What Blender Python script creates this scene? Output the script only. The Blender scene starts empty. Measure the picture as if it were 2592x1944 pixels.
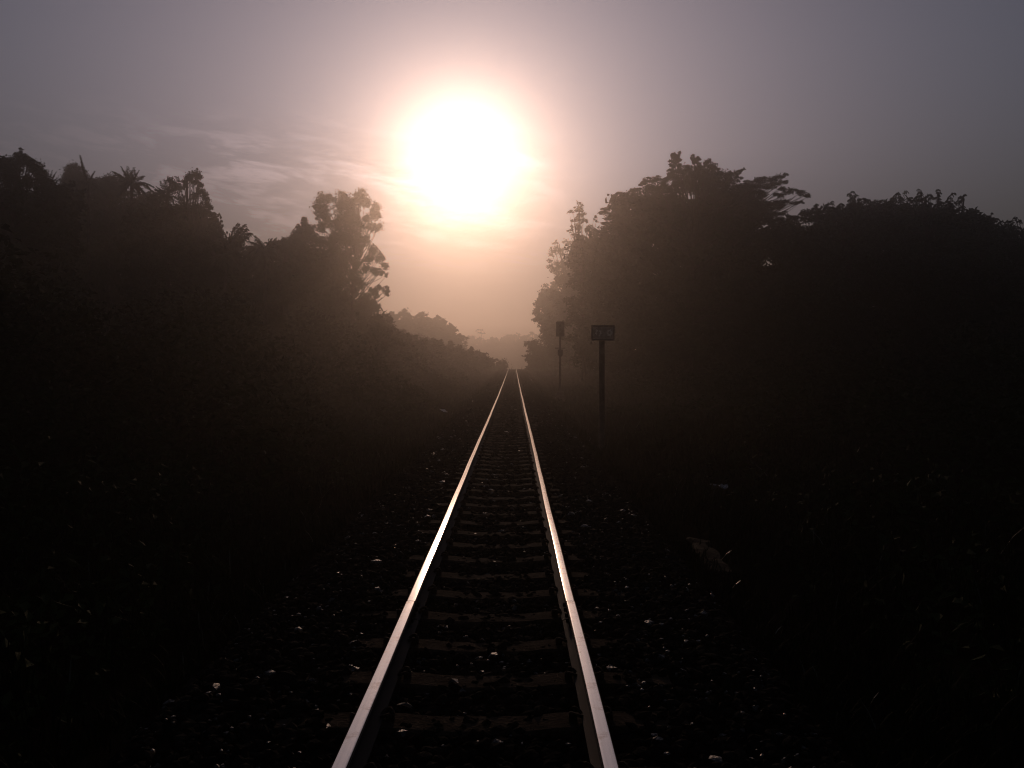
import bpy, math, random
import numpy as np
from mathutils import Matrix, Vector

rng = np.random.default_rng(7)
random.seed(7)
SC = bpy.context.scene
COL = SC.collection

# ------------------------------------------------------------------ camera
F = 2294.0
CAM = Vector((0.0, 0.0, 1.6))
PITCH, YAW = math.radians(1.474), math.radians(0.0874)
cd = bpy.data.cameras.new("camera")
cam = bpy.data.objects.new("camera", cd)
COL.objects.link(cam)
cam.location = CAM
cam.rotation_euler = (math.radians(90) - PITCH, 0, YAW)
cd.sensor_width = 36.0
cd.lens = 36.0 * F / 2592.0
cd.clip_end = 3000
cd.clip_start = 0.05
SC.camera = cam
RM = Matrix.Rotation(YAW, 3, 'Z') @ Matrix.Rotation(math.radians(90) - PITCH, 3, 'X')
S = 2592.0 / 2212.0          # measurements were taken on a 2212 px wide view
KPX = S / F


def ray(px, py):
    return RM @ Vector(((px * S - 1296.0) / F, -(py * S - 972.0) / F, -1.0))


def at(px, py, d):
    v = ray(px, py)
    return CAM + v * (d / v.y)


# ------------------------------------------------------------------ light
SUN_DIR = ray(1000, 341).normalized()
ELEV = math.asin(SUN_DIR.z)
AZ = math.atan2(SUN_DIR.x, SUN_DIR.y)
SUN_COL = (1.0, 0.63, 0.43)
sl = bpy.data.lights.new("sun", 'SUN')
sl.energy = 2.0
sl.angle = math.radians(0.5)
sl.color = SUN_COL
so = bpy.data.objects.new("sun", sl)
COL.objects.link(so)
so.rotation_euler = SUN_DIR.to_track_quat('Z', 'Y').to_euler()

SKY_STRENGTH = 0.1
world = bpy.data.worlds.new("World")
SC.world = world
world.use_nodes = True
nt = world.node_tree
nt.nodes.clear()


def N(tree, typ, **kw):
    n = tree.nodes.new(typ)
    for k, v in kw.items():
        setattr(n, k, v)
    return n


def M(tree, op, a, b=None, c=None, clamp=False):
    n = tree.nodes.new('ShaderNodeMath')
    n.operation = op
    n.use_clamp = clamp
    for i, v in enumerate((a, b, c)):
        if v is None:
            continue
        if isinstance(v, (int, float)):
            n.inputs[i].default_value = v
        else:
            tree.links.new(v, n.inputs[i])
    return n.outputs[0]


def sstep(tree, v, lo, hi):
    n = tree.nodes.new('ShaderNodeMapRange')
    n.interpolation_type = 'SMOOTHSTEP'
    tree.links.new(v, n.inputs['Value'])
    n.inputs['From Min'].default_value = lo
    n.inputs['From Max'].default_value = hi
    return n.outputs['Result']


sky = N(nt, 'ShaderNodeTexSky', sky_type='NISHITA')
sky.sun_disc = False
sky.sun_elevation = ELEV
sky.sun_rotation = AZ
sky.air_density = 1.0
sky.dust_density = 0.3
sky.ozone_density = 1.0
tc = N(nt, 'ShaderNodeTexCoord')
dirv = tc.outputs['Generated']
# thin cirrus, laid out by azimuth and elevation of the sky
sep = N(nt, 'ShaderNodeSeparateXYZ')
nt.links.new(dirv, sep.inputs[0])
az = M(nt, 'ARCTAN2', sep.outputs[0], sep.outputs[1])
el = M(nt, 'ARCSINE', sep.outputs[2])
el2 = M(nt, 'ADD', el, M(nt, 'MULTIPLY', az, 0.13))
cmb = N(nt, 'ShaderNodeCombineXYZ')
nt.links.new(M(nt, 'ADD', M(nt, 'MULTIPLY', az, 12.0), 3.7), cmb.inputs[0])
nt.links.new(M(nt, 'MULTIPLY', el2, 50.0), cmb.inputs[1])
cn = N(nt, 'ShaderNodeTexNoise')
cn.inputs['Scale'].default_value = 1.0
cn.inputs['Detail'].default_value = 7.0
cn.inputs['Roughness'].default_value = 0.70
cn.inputs['Distortion'].default_value = 0.35
nt.links.new(cmb.outputs[0], cn.inputs['Vector'])
cl = sstep(nt, cn.outputs['Fac'], 0.46, 0.63)
band = M(nt, 'MULTIPLY', sstep(nt, el, 0.085, 0.14), M(nt, 'SUBTRACT', 1.0, sstep(nt, el, 0.20, 0.27)))
side = M(nt, 'MULTIPLY', M(nt, 'SUBTRACT', 1.0, sstep(nt, az, -0.02, 0.10)), M(nt, 'ADD', 0.25, M(nt, 'MULTIPLY', sstep(nt, az, -0.46, -0.30), 0.75)))
mask = M(nt, 'MULTIPLY', band, side)
dk = M(nt, 'SUBTRACT', 1.0, M(nt, 'MULTIPLY', M(nt, 'SUBTRACT', 1.0, cl), M(nt, 'MULTIPLY', mask, 0.20)))
cl = M(nt, 'MULTIPLY', cl, mask)
hsv = N(nt, 'ShaderNodeHueSaturation')
hsv.inputs['Saturation'].default_value = 0.9
nt.links.new(sky.outputs[0], hsv.inputs['Color'])
tint = N(nt, 'ShaderNodeMix', data_type='RGBA', blend_type='MULTIPLY')
tint.inputs[0].default_value = 1.0
nt.links.new(hsv.outputs[0], tint.inputs[6])
tint.inputs[7].default_value = (1.16, 0.94, 0.98, 1)
cloudmix = N(nt, 'ShaderNodeMix', data_type='RGBA', blend_type='MIX')
nt.links.new(M(nt, 'MULTIPLY', cl, 0.9), cloudmix.inputs[0])
nt.links.new(tint.outputs[2], cloudmix.inputs[6])
cloudcol = N(nt, 'ShaderNodeMix', data_type='RGBA', blend_type='MULTIPLY')
cloudcol.inputs[0].default_value = 1.0
nt.links.new(tint.outputs[2], cloudcol.inputs[6])
cloudcol.inputs[7].default_value = (1.5, 1.32, 1.2, 1)
nt.links.new(cloudcol.outputs[2], cloudmix.inputs[7])
bg = N(nt, 'ShaderNodeBackground')
nt.links.new(cloudmix.outputs[2], bg.inputs[0])
# sky strength is turned down by elevation, dimming the low sky towards the horizon
nt.links.new(M(nt, 'MULTIPLY', M(nt, 'ADD', 0.24, M(nt, 'MULTIPLY', sstep(nt, el, 0.04, 0.36), 0.76)), SKY_STRENGTH), bg.inputs[1])
# the sun's own aureole in the hazy upper air
dot = N(nt, 'ShaderNodeVectorMath', operation='DOT_PRODUCT')
nt.links.new(dirv, dot.inputs[0])
dot.inputs[1].default_value = SUN_DIR
one_m = M(nt, 'SUBTRACT', 1.0, dot.outputs['Value'])
ang = M(nt, 'SQRT', M(nt, 'MAXIMUM', M(nt, 'MULTIPLY', one_m, 2.0), 0.0))


def glow(amp, width, power=1.0):
    e = M(nt, 'POWER', M(nt, 'DIVIDE', ang, width), power)
    return M(nt, 'MULTIPLY', M(nt, 'EXPONENT', M(nt, 'MULTIPLY', e, -1.0)), amp)


AUREOLE = [((1.0, 0.92, 0.82, 1), 8.0, 0.026, 1.3), ((1.0, 0.86, 0.78, 1), 2.7, 0.10, 1.3),
           ((1.0, 0.81, 0.94, 1), 1.36, 0.315, 1.6)]
low_fade = M(nt, 'ADD', 0.30, M(nt, 'MULTIPLY', sstep(nt, el, 0.07, 0.23), 0.70))  # the aureole is dimmed towards the horizon as well
wisps = M(nt, 'MULTIPLY', M(nt, 'MULTIPLY', dk, low_fade), M(nt, 'ADD', 1.0, M(nt, 'MULTIPLY', cl, 0.42)))
acc = bg.outputs[0]
for colr, amp, w, pw in AUREOLE:
    b = N(nt, 'ShaderNodeBackground')
    b.inputs[0].default_value = colr
    nt.links.new(M(nt, 'MULTIPLY', glow(amp, w, pw), wisps), b.inputs[1])
    ad = N(nt, 'ShaderNodeAddShader')
    nt.links.new(acc, ad.inputs[0])
    nt.links.new(b.outputs[0], ad.inputs[1])
    acc = ad.outputs[0]
wo = N(nt, 'ShaderNodeOutputWorld')
nt.links.new(acc, wo.inputs[0])

vs = SC.view_settings
vs.view_transform = 'Standard'
vs.look = 'None'
vs.gamma = 1.0
vs.exposure = -2.4
vs.use_curve_mapping = False
cy = SC.cycles
cy.max_bounces = 4
cy.diffuse_bounces = 2
cy.glossy_bounces = 2
cy.transmission_bounces = 2
cy.transparent_max_bounces = 4
cy.volume_bounces = 0
cy.sample_clamp_indirect = 4.0
cy.use_denoising = True
cy.filter_width = 1.1


# ------------------------------------------------------------------ helpers
class MB:
    """collects vertices and faces for ONE mesh object"""

    def __init__(self):
        self.v, self.q, self.t, self.n = [], [], [], 0

    def add(self, verts, quads=None, tris=None):
        verts = np.asarray(verts, dtype=np.float64).reshape(-1, 3)
        if quads is not None and len(quads):
            self.q.append(np.asarray(quads, dtype=np.int64).reshape(-1, 4) + self.n)
        if tris is not None and len(tris):
            self.t.append(np.asarray(tris, dtype=np.int64).reshape(-1, 3) + self.n)
        self.v.append(verts)
        self.n += len(verts)

    def leaves(self, V4):
        k = len(V4)
        self.add(V4.reshape(-1, 3), np.arange(k * 4).reshape(k, 4))

    def box(self, lo, hi, bev=0.0):
        x0, y0, z0 = lo
        x1, y1, z1 = hi
        if bev <= 0:
            v = [(x0, y0, z0), (x1, y0, z0), (x1, y1, z0), (x0, y1, z0), (x0, y0, z1), (x1, y0, z1), (x1, y1, z1), (x0, y1, z1)]
            self.add(v, [(0, 3, 2, 1), (4, 5, 6, 7), (0, 1, 5, 4), (1, 2, 6, 5), (2, 3, 7, 6), (3, 0, 4, 7)])
        else:
            b = bev
            rings = [(z0, b), (z0 + b, 0), (z1 - b, 0), (z1, b)]
            v, q = [], []
            for z, i in rings:
                v += [(x0 + i + b, y0 + i, z), (x1 - i - b, y0 + i, z), (x1 - i, y0 + i + b, z), (x1 - i, y1 - i - b, z),
                      (x1 - i - b, y1 - i, z), (x0 + i + b, y1 - i, z), (x0 + i, y1 - i - b, z), (x0 + i, y0 + i + b, z)]
            for r in range(3):
                for k in range(8):
                    a, c = r * 8 + k, r * 8 + (k + 1) % 8
                    q.append((a, c, c + 8, a + 8))
            q += [(0, 7, 6, 1), (1, 6, 5, 2), (2, 5, 4, 3)]
            o = 24
            q += [(o, o + 1, o + 6, o + 7), (o + 1, o + 2, o + 5, o + 6), (o + 2, o + 3, o + 4, o + 5)]
            self.add(v, q)

    def tube(self, pts, radii, sides=6, cap=True):
        pts = np.asarray(pts, float)
        n = len(pts)
        tg = np.gradient(pts, axis=0)
        tg /= np.linalg.norm(tg, axis=1, keepdims=True) + 1e-9
        ref = np.where(np.abs(tg[:, 2:3]) > 0.9, np.array([[1.0, 0, 0]]), np.array([[0, 0, 1.0]]))
        a = np.cross(tg, ref)
        a /= np.linalg.norm(a, axis=1, keepdims=True) + 1e-9
        b = np.cross(tg, a)
        th = np.arange(sides) / sides * 2 * math.pi
        R = np.asarray(radii, float).reshape(n, 1, 1)
        V = pts[:, None, :] + R * (a[:, None, :] * np.cos(th)[None, :, None] + b[:, None, :] * np.sin(th)[None, :, None])
        q = []
        for i in range(n - 1):
            for k in range(sides):
                q.append((i * sides + k, i * sides + (k + 1) % sides, (i + 1) * sides + (k + 1) % sides, (i + 1) * sides + k))
        t = []
        V = V.reshape(-1, 3)
        if cap:
            V = np.vstack([V, pts[:1], pts[-1:]])
            for k in range(sides):
                t.append((n * sides, (k + 1) % sides, k))
                t.append((n * sides + 1, (n - 1) * sides + k, (n - 1) * sides + (k + 1) % sides))
        self.add(V, q, t)

    def mesh(self, name, mat=None, origin=(0, 0, 0), smooth=False):
        me = bpy.data.meshes.new(name)
        V = np.vstack(self.v) - np.asarray(origin, float)
        Q = np.vstack(self.q) if self.q else np.zeros((0, 4), int)
        T = np.vstack(self.t) if self.t else np.zeros((0, 3), int)
        me.vertices.add(len(V))
        me.vertices.foreach_set('co', V.astype(np.float32).ravel())
        li = np.concatenate([Q.ravel(), T.ravel()]).astype(np.int32)
        me.loops.add(len(li))
        me.loops.foreach_set('vertex_index', li)
        npoly = len(Q) + len(T)
        me.polygons.add(npoly)
        st = np.concatenate([np.arange(len(Q)) * 4, len(Q) * 4 + np.arange(len(T)) * 3]).astype(np.int32)
        me.polygons.foreach_set('loop_start', st)
        me.polygons.foreach_set('use_smooth', np.full(npoly, smooth, dtype=bool))
        me.update(calc_edges=True)
        me.validate()
        if mat:
            me.materials.append(mat)
        return me


def link(name, me, parent=None, loc=(0, 0, 0)):
    o = bpy.data.objects.new(name, me)
    COL.objects.link(o)
    if parent is not None:
        o.parent = parent
    o.location = loc
    return o


def tag(o, label=None, cat=None, group=None, kind=None):
    if label:
        o['label'] = label
    if cat:
        o['category'] = cat
    if group:
        o['group'] = group
    if kind:
        o['kind'] = kind
    return o


def empty(name, loc, label, cat, group=None):
    o = bpy.data.objects.new(name, None)
    COL.objects.link(o)
    o.location = loc
    o.empty_display_size = 0.3
    return tag(o, label, cat, group)


def copy_tree(o, parent=None):
    c = o.copy()
    COL.objects.link(c)
    c.parent = parent
    for ch in list(o.children):
        copy_tree(ch, c)
    return c


# ------------------------------------------------------------------ materials
def mat_pbr(name, c0, c1, rough=0.6, scale=8.0, metallic=0.0, spec=0.5, bump=0.0, bscale=40.0, rough1=None, coord='Object', detail=5.0):
    m = bpy.data.materials.new(name)
    m.use_nodes = True
    t = m.node_tree
    p = t.nodes['Principled BSDF']
    co = N(t, 'ShaderNodeTexCoord')
    n = N(t, 'ShaderNodeTexNoise')
    n.inputs['Scale'].default_value = scale
    n.inputs['Detail'].default_value = detail
    t.links.new(co.outputs[coord], n.inputs['Vector'])
    r = N(t, 'ShaderNodeMix', data_type='RGBA')
    r.inputs[6].default_value = (*c0, 1)
    r.inputs[7].default_value = (*c1, 1)
    t.links.new(sstep(t, n.outputs['Fac'], 0.35, 0.65), r.inputs[0])
    t.links.new(r.outputs[2], p.inputs['Base Color'])
    p.inputs['Roughness'].default_value = rough
    if rough1 is not None:
        mr = N(t, 'ShaderNodeMapRange')
        t.links.new(n.outputs['Fac'], mr.inputs[0])
        mr.inputs[1].default_value = 0.3
        mr.inputs[2].default_value = 0.7
        mr.inputs[3].default_value = rough
        mr.inputs[4].default_value = rough1
        t.links.new(mr.outputs[0], p.inputs['Roughness'])
    p.inputs['Metallic'].default_value = metallic
    p.inputs['Specular IOR Level'].default_value = spec
    if bump > 0:
        n2 = N(t, 'ShaderNodeTexNoise')
        n2.inputs['Scale'].default_value = bscale
        n2.inputs['Detail'].default_value = 6.0
        t.links.new(co.outputs[coord], n2.inputs['Vector'])
        b = N(t, 'ShaderNodeBump')
        b.inputs['Strength'].default_value = bump
        b.inputs['Distance'].default_value = 0.02
        t.links.new(n2.outputs['Fac'], b.inputs['Height'])
        t.links.new(b.outputs[0], p.inputs['Normal'])
    return m


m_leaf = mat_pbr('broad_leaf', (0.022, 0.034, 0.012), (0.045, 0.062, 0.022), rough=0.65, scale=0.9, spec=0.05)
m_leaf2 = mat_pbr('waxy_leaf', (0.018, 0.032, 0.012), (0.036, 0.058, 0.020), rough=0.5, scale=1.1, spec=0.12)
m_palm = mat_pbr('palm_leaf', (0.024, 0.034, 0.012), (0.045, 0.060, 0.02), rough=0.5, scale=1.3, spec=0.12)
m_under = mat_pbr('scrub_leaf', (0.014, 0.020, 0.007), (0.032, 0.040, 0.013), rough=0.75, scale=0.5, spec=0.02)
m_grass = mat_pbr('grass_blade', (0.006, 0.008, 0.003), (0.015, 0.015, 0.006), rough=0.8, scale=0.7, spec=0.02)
m_glint = mat_pbr('glint_blade', (0.02, 0.024, 0.010), (0.04, 0.04, 0.016), rough=0.3, scale=0.7, spec=0.4)  # paler, glossier copy of the grass material, made for scattered glints
m_bark = mat_pbr('bark', (0.03, 0.024, 0.018), (0.07, 0.055, 0.042), rough=0.9, scale=5, bump=0.4, bscale=14, spec=0.2)
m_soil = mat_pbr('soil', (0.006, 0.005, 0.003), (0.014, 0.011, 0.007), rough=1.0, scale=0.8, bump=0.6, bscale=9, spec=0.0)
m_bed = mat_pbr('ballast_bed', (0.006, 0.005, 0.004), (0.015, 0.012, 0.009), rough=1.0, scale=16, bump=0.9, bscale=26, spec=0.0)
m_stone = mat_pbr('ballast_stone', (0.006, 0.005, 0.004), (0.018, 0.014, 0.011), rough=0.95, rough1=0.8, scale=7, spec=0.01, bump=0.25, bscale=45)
m_shiny = mat_pbr('chipped_stone', (0.012, 0.010, 0.008), (0.03, 0.026, 0.022), rough=0.5, rough1=0.22, scale=30, spec=0.5, bump=0.5, bscale=70)
m_conc = mat_pbr('sleeper_concrete', (0.024, 0.016, 0.010), (0.062, 0.043, 0.029), rough=0.95, scale=6, bump=0.6, bscale=45, spec=0.03)
m_rust = mat_pbr('rusty_steel', (0.015, 0.008, 0.0045), (0.036, 0.018, 0.010), rough=0.85, scale=25, bump=0.3, bscale=90, spec=0.2)
m_paint = mat_pbr('signal_paint', (0.028, 0.026, 0.025), (0.055, 0.048, 0.042), rough=0.55, scale=6, spec=0.3)
m_board = mat_pbr('sign_board_paint', (0.24, 0.19, 0.15), (0.36, 0.29, 0.23), rough=0.7, scale=10, spec=0.25)
m_worn = mat_pbr('worn_pale_paint', (0.50, 0.44, 0.37), (0.66, 0.6, 0.52), rough=0.8, scale=30, spec=0.2)
m_post = mat_pbr('old_concrete_post', (0.05, 0.04, 0.033), (0.10, 0.08, 0.065), rough=0.9, scale=5, bump=0.4, bscale=30, spec=0.2)
m_lens = mat_pbr('signal_glass', (0.02, 0.02, 0.02), (0.04, 0.03, 0.03), rough=0.12, scale=4, spec=0.5)
m_timber = mat_pbr('old_timber', (0.012, 0.009, 0.006), (0.038, 0.029, 0.02), rough=0.85, scale=9, bump=0.6, bscale=22, spec=0.02)
m_paper = mat_pbr('waste_paper', (0.55, 0.50, 0.44), (0.75, 0.7, 0.62), rough=0.7, scale=12, spec=0.3)
m_plastic = mat_pbr('clear_plastic', (0.10, 0.10, 0.10), (0.2, 0.2, 0.2), rough=0.18, scale=9, spec=0.6)


def mat_rail():
    m = bpy.data.materials.new('rail_steel')
    m.use_nodes = True
    t = m.node_tree
    p = t.nodes['Principled BSDF']
    co = N(t, 'ShaderNodeTexCoord')
    mp = N(t, 'ShaderNodeMapping')
    mp.inputs['Scale'].default_value = (60.0, 1.3, 1.0)
    t.links.new(co.outputs['Object'], mp.inputs[0])
    n = N(t, 'ShaderNodeTexNoise')
    n.inputs['Scale'].default_value = 1.0
    n.inputs['Detail'].default_value = 6.0
    t.links.new(mp.outputs[0], n.inputs['Vector'])
    # a running surface polished by the wheels along the top of the head; rust on everything below it
    sx = N(t, 'ShaderNodeSeparateXYZ')
    t.links.new(co.outputs['Object'], sx.inputs[0])
    geo = N(t, 'ShaderNodeAttribute', attribute_name='polish')
    pol = geo.outputs['Fac']
    cm = N(t, 'ShaderNodeMix', data_type='RGBA')
    t.links.new(pol, cm.inputs[0])
    cm.inputs[6].default_value = (0.020, 0.011, 0.006, 1)
    steel = N(t, 'ShaderNodeMix', data_type='RGBA')
    t.links.new(n.outputs['Fac'], steel.inputs[0])
    steel.inputs[6].default_value = (0.55, 0.52, 0.48, 1)
    steel.inputs[7].default_value = (0.72, 0.68, 0.63, 1)
    n3 = N(t, 'ShaderNodeTexNoise')
    n3.inputs['Scale'].default_value = 5.0
    n3.inputs['Detail'].default_value = 8.0
    n3.inputs['Roughness'].default_value = 0.7
    t.links.new(co.outputs['Object'], n3.inputs['Vector'])
    st2 = N(t, 'ShaderNodeMix', data_type='RGBA')
    t.links.new(M(t, 'MULTIPLY', sstep(t, n3.outputs['Fac'], 0.50, 0.68), 0.65), st2.inputs[0])
    t.links.new(steel.outputs[2], st2.inputs[6])
    st2.inputs[7].default_value = (0.36, 0.25, 0.17, 1)
    t.links.new(st2.outputs[2], cm.inputs[7])
    t.links.new(cm.outputs[2], p.inputs['Base Color'])
    t.links.new(pol, p.inputs['Metallic'])
    rg = N(t, 'ShaderNodeMapRange')
    t.links.new(n.outputs['Fac'], rg.inputs[0])
    rg.inputs[1].default_value = 0.3
    rg.inputs[2].default_value = 0.7
    rg.inputs[3].default_value = 0.12
    rg.inputs[4].default_value = 0.16
    # wheels polish along the rail, so light spreads across it
    t.links.new(M(t, 'MULTIPLY', pol, 0.93), p.inputs['Anisotropic'])
    tv = N(t, 'ShaderNodeCombineXYZ')
    tv.inputs[0].default_value = 1.0
    t.links.new(tv.outputs[0], p.inputs['Tangent'])
    rm = M(t, 'ADD', M(t, 'MULTIPLY', pol, rg.outputs[0]), M(t, 'MULTIPLY', M(t, 'SUBTRACT', 1.0, pol), 0.85))
    t.links.new(rm, p.inputs['Roughness'])
    b = N(t, 'ShaderNodeBump')
    b.inputs['Strength'].default_value = 0.03
    b.inputs['Distance'].default_value = 0.003
    t.links.new(n.outputs['Fac'], b.inputs['Height'])
    t.links.new(b.outputs[0], p.inputs['Normal'])
    return m


m_rail = mat_rail()

# ------------------------------------------------------------------ terrain
TX = -0.152                     # centre line of the track


def sm(t, a, b):
    u = np.clip((np.asarray(t, float) - a) / (b - a), 0, 1)
    return u * u * (3 - 2 * u)


def ztrack(y):
    y = np.asarray(y, float)
    z = 0.42 * sm(y, 30, 132)
    u = np.clip(y - 130, 0, 46)
    z = z - u * u / 4000.0
    w = np.clip(y - 176, 0, 170)
    return z - w * 0.023 + 0.0


def wob(x, y):
    return (np.sin(x * 0.9 + 1.3) * np.cos(y * 0.7) * 0.05 + np.sin(x * 0.31 + y * 0.23) * 0.10 + np.sin(x * 2.3 + y * 1.9) * 0.02)


def ground_z(x, y):
    x = np.asarray(x, float)
    y = np.asarray(y, float)
    a = np.abs(x - TX)
    z = -0.24 - 0.46 * sm(a, 1.5, 2.7)
    z = z + wob(x, y) * sm(a, 2.2, 4.0)
    left = 1.6 * sm(-x, 5, 13) + 2.2 * sm(-x, 13, 30)
    right = 0.5 * sm(x, 8, 18) + 1.2 * sm(x, 18, 40)
    return ztrack(y) + z + left + right


xs = np.unique(np.concatenate([np.linspace(-260, -40, 23), np.linspace(-40, -6, 50), np.linspace(-6, 6, 81), np.linspace(6, 40, 50), np.linspace(40, 260, 23)]))
ys = np.unique(np.concatenate([np.linspace(-60, 0, 20), np.linspace(0, 60, 181), np.linspace(60, 190, 131), np.linspace(190, 430, 49)]))
GX, GY = np.meshgrid(xs, ys)
GZ = ground_z(GX, GY)
mb = MB()
nx, ny = len(xs), len(ys)
idx = np.arange(nx * ny).reshape(ny, nx)
mb.add(np.stack([GX, GY, GZ], -1), np.stack([idx[:-1, :-1], idx[:-1, 1:], idx[1:, 1:], idx[1:, :-1]], -1))
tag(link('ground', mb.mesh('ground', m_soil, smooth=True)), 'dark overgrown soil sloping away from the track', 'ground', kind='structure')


# ------------------------------------------------------------------ ballast: bed plus loose stones, nobody could count them
def ballast_z(a, y):
    return ztrack(y) - 0.187 + 0.038 * sm(a, 0.64, 0.8) - 0.52 * sm(a, 1.35, 2.45)


mb = MB()
bx = np.concatenate([np.linspace(-2.3, -1.3, 9), np.linspace(-1.0, 1.0, 9), np.linspace(1.3, 2.3, 9)])
by = np.concatenate([np.linspace(-3, 60, 190), np.linspace(60.6, 200, 140)])
BX, BY = np.meshgrid(bx, by)
BZ = ballast_z(np.abs(BX), BY) - 0.012 + 0.012 * np.sin(BX * 17 + BY * 5) * np.cos(BY * 13)
ii = np.arange(len(bx) * len(by)).reshape(len(by), len(bx))
mb.add(np.stack([BX + TX, BY, BZ], -1), np.stack([ii[:-1, :-1], ii[:-1, 1:], ii[1:, 1:], ii[1:, :-1]], -1))
phi = (1 + 5 ** 0.5) / 2
ICO = np.array([(-1, phi, 0), (1, phi, 0), (-1, -phi, 0), (1, -phi, 0), (0, -1, phi), (0, 1, phi), (0, -1, -phi), (0, 1, -phi),
                (phi, 0, -1), (phi, 0, 1), (-phi, 0, -1), (-phi, 0, 1)], float)
ICO /= np.linalg.norm(ICO[0])
ICOF = np.array([(0, 11, 5), (0, 5, 1), (0, 1, 7), (0, 7, 10), (0, 10, 11), (1, 5, 9), (5, 11, 4), (11, 10, 2), (10, 7, 6), (7, 1, 8),
                 (3, 9, 4), (3, 4, 2), (3, 2, 6), (3, 6, 8), (3, 8, 9), (4, 9, 5), (2, 4, 11), (6, 2, 10), (8, 6, 7), (9, 8, 1)])


def stones(n, y0, y1, s0, s1):
    y = y0 + (y1 - y0) * rng.random(n)
    x = rng.uniform(-2.25, 2.25, n)
    s = rng.uniform(s0, s1, n)
    z = ballast_z(np.abs(x), y) + s * rng.uniform(-0.25, 0.25, n)
    sc = np.stack([s * rng.uniform(0.7, 1.3, n), s * rng.uniform(0.7, 1.3, n), s * rng.uniform(0.45, 0.9, n)], -1)
    v = ICO[None] * (1 + rng.uniform(-0.28, 0.28, (n, 12, 1))) * sc[:, None, :]
    th = rng.uniform(0, 2 * math.pi, n)
    ti = rng.normal(0, 0.4, n)
    c, sn = np.cos(th)[:, None], np.sin(th)[:, None]
    ct, st_ = np.cos(ti)[:, None], np.sin(ti)[:, None]
    X, Y, Z = v[..., 0], v[..., 1], v[..., 2]
    Y, Z = Y * ct - Z * st_, Y * st_ + Z * ct
    X, Y = X * c - Y * sn, X * sn + Y * c
    V = np.stack([X + (x + TX)[:, None], Y + y[:, None], Z + z[:, None]], -1)
    Fc = (ICOF[None] + (np.arange(n) * 12)[:, None, None]).reshape(-1, 3)
    mb.add(V, tris=Fc)


stones(11000, 1.6, 9, 0.022, 0.042)
stones(13000, 9, 24, 0.026, 0.046)
stones(9000, 24, 60, 0.035, 0.06)
stones(5000, 60, 140, 0.05, 0.09)
NBIG = 11000 + 13000 + 9000 + 5000
stones(7000, 1.6, 12, 0.008, 0.017)      # chippings lying loose on top
stones(5000, 12, 34, 0.012, 0.022)
bm = mb.mesh('ballast', m_bed)
bm.materials.append(m_stone)
bm.materials.append(m_shiny)
nbed = (len(bx) - 1) * (len(by) - 1)
mi = np.ones(len(bm.polygons), dtype=np.int32)
mi[:nbed] = 0
ns_ = (len(mi) - nbed) // 20
pr = np.where(np.arange(ns_) < NBIG, 0.012, 0.55)
mi[nbed:] = np.repeat(np.where(rng.random(ns_) < pr, 2, 1), 20)
bm.polygons.foreach_set('material_index', mi)
tag(link('ballast', bm), 'dark crushed stone ballast glinting around the sleepers', 'ballast', kind='stuff')


# ------------------------------------------------------------------ rails
def rail_profile():
    """half-profile mirrored: foot, web, crowned head; top of head at z=0"""
    R = [(0.055, -0.140), (0.055, -0.131), (0.020, -0.120), (0.008, -0.108), (0.007, -0.050), (0.012, -0.040), (0.031, -0.034), (0.0325, -0.031)]
    head = [(0.0325, -0.016)]
    for k in range(1, 7):                      # worn gauge corner
        a = k / 6 * math.radians(82)
        head.append((0.0225 + 0.010 * math.cos(a), -0.0106 + 0.0101 * math.sin(a)))
    xh = head[-1][0]
    for f in (0.75, 0.5, 0.25):                # crown
        x = xh * f
        head.append((x, -0.0020 + 0.0020 - 0.0010 * (x / xh) ** 2))
    pts = R + head
    full = pts + [(0.0, 0.0)] + [(-x, z) for x, z in reversed(pts)]
    return full


PROF = rail_profile()


def rail(label, xc, y0, y1, step, group):
    n = max(2, int(round((y1 - y0) / step)) + 1)
    yy = np.linspace(y0, y1, n)
    P = np.array(PROF)
    k = len(P)
    zt = ztrack(yy)
    lat = 0.0016 * np.sin(yy * 1.7 + xc) + 0.003 * np.sin(yy * 0.37 + 2 * xc)
    V = np.stack([P[None, :, 0] + lat[:, None], np.repeat((yy - y0)[:, None], k, 1), P[None, :, 1] + zt[:, None]], -1)
    mb = MB()
    q = []
    for i in range(n - 1):
        for j in range(k):
            a, b = i * k + j, i * k + (j + 1) % k
            q.append((a, a + k, b + k, b))
    ends = []
    mid = k // 2
    for base in (0, (n - 1) * k):
        for j in range(mid):
            f = (base + j, base + j + 1, base + k - 2 - j, base + k - 1 - j)
            if len(set(f)) == 4:
                ends.append(f)
            else:
                mb.t.append(np.array([(base + j, base + j + 1, base + k - 1 - j)]))
    mb.add(V, q + ends)
    me = mb.mesh('rail', m_rail, smooth=True)
    at_ = me.attributes.new('polish', 'FLOAT', 'POINT')
    pol = np.tile((P[:, 1] > -0.0115).astype(np.float32), n)
    at_.data.foreach_set('value', pol)
    me.set_sharp_from_angle(angle=math.radians(34))
    o = link('rail', me, None, (xc, y0, 0))
    return tag(o, label, 'rail', group)


GL, GR = TX - 0.5325, TX + 0.5325
JY = 6.0
rl_n = rail('shiny left-hand rail between the photographer and the joint', GL - 0.003, -2.5, JY - 0.008, 0.1, 'rails of the single track')
rl_f = rail('long left-hand rail glaring white with sun beyond the joint', GL, JY + 0.004, 190, 0.35, 'rails of the single track')
rr_n = rail('shiny right-hand rail between the photographer and the joint', GR + 0.003, -2.5, JY - 0.008, 0.1, 'rails of the single track')
rr_f = rail('long right-hand rail with one bright edge beyond the joint', GR, JY + 0.004, 190, 0.35, 'rails of the single track')


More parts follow.
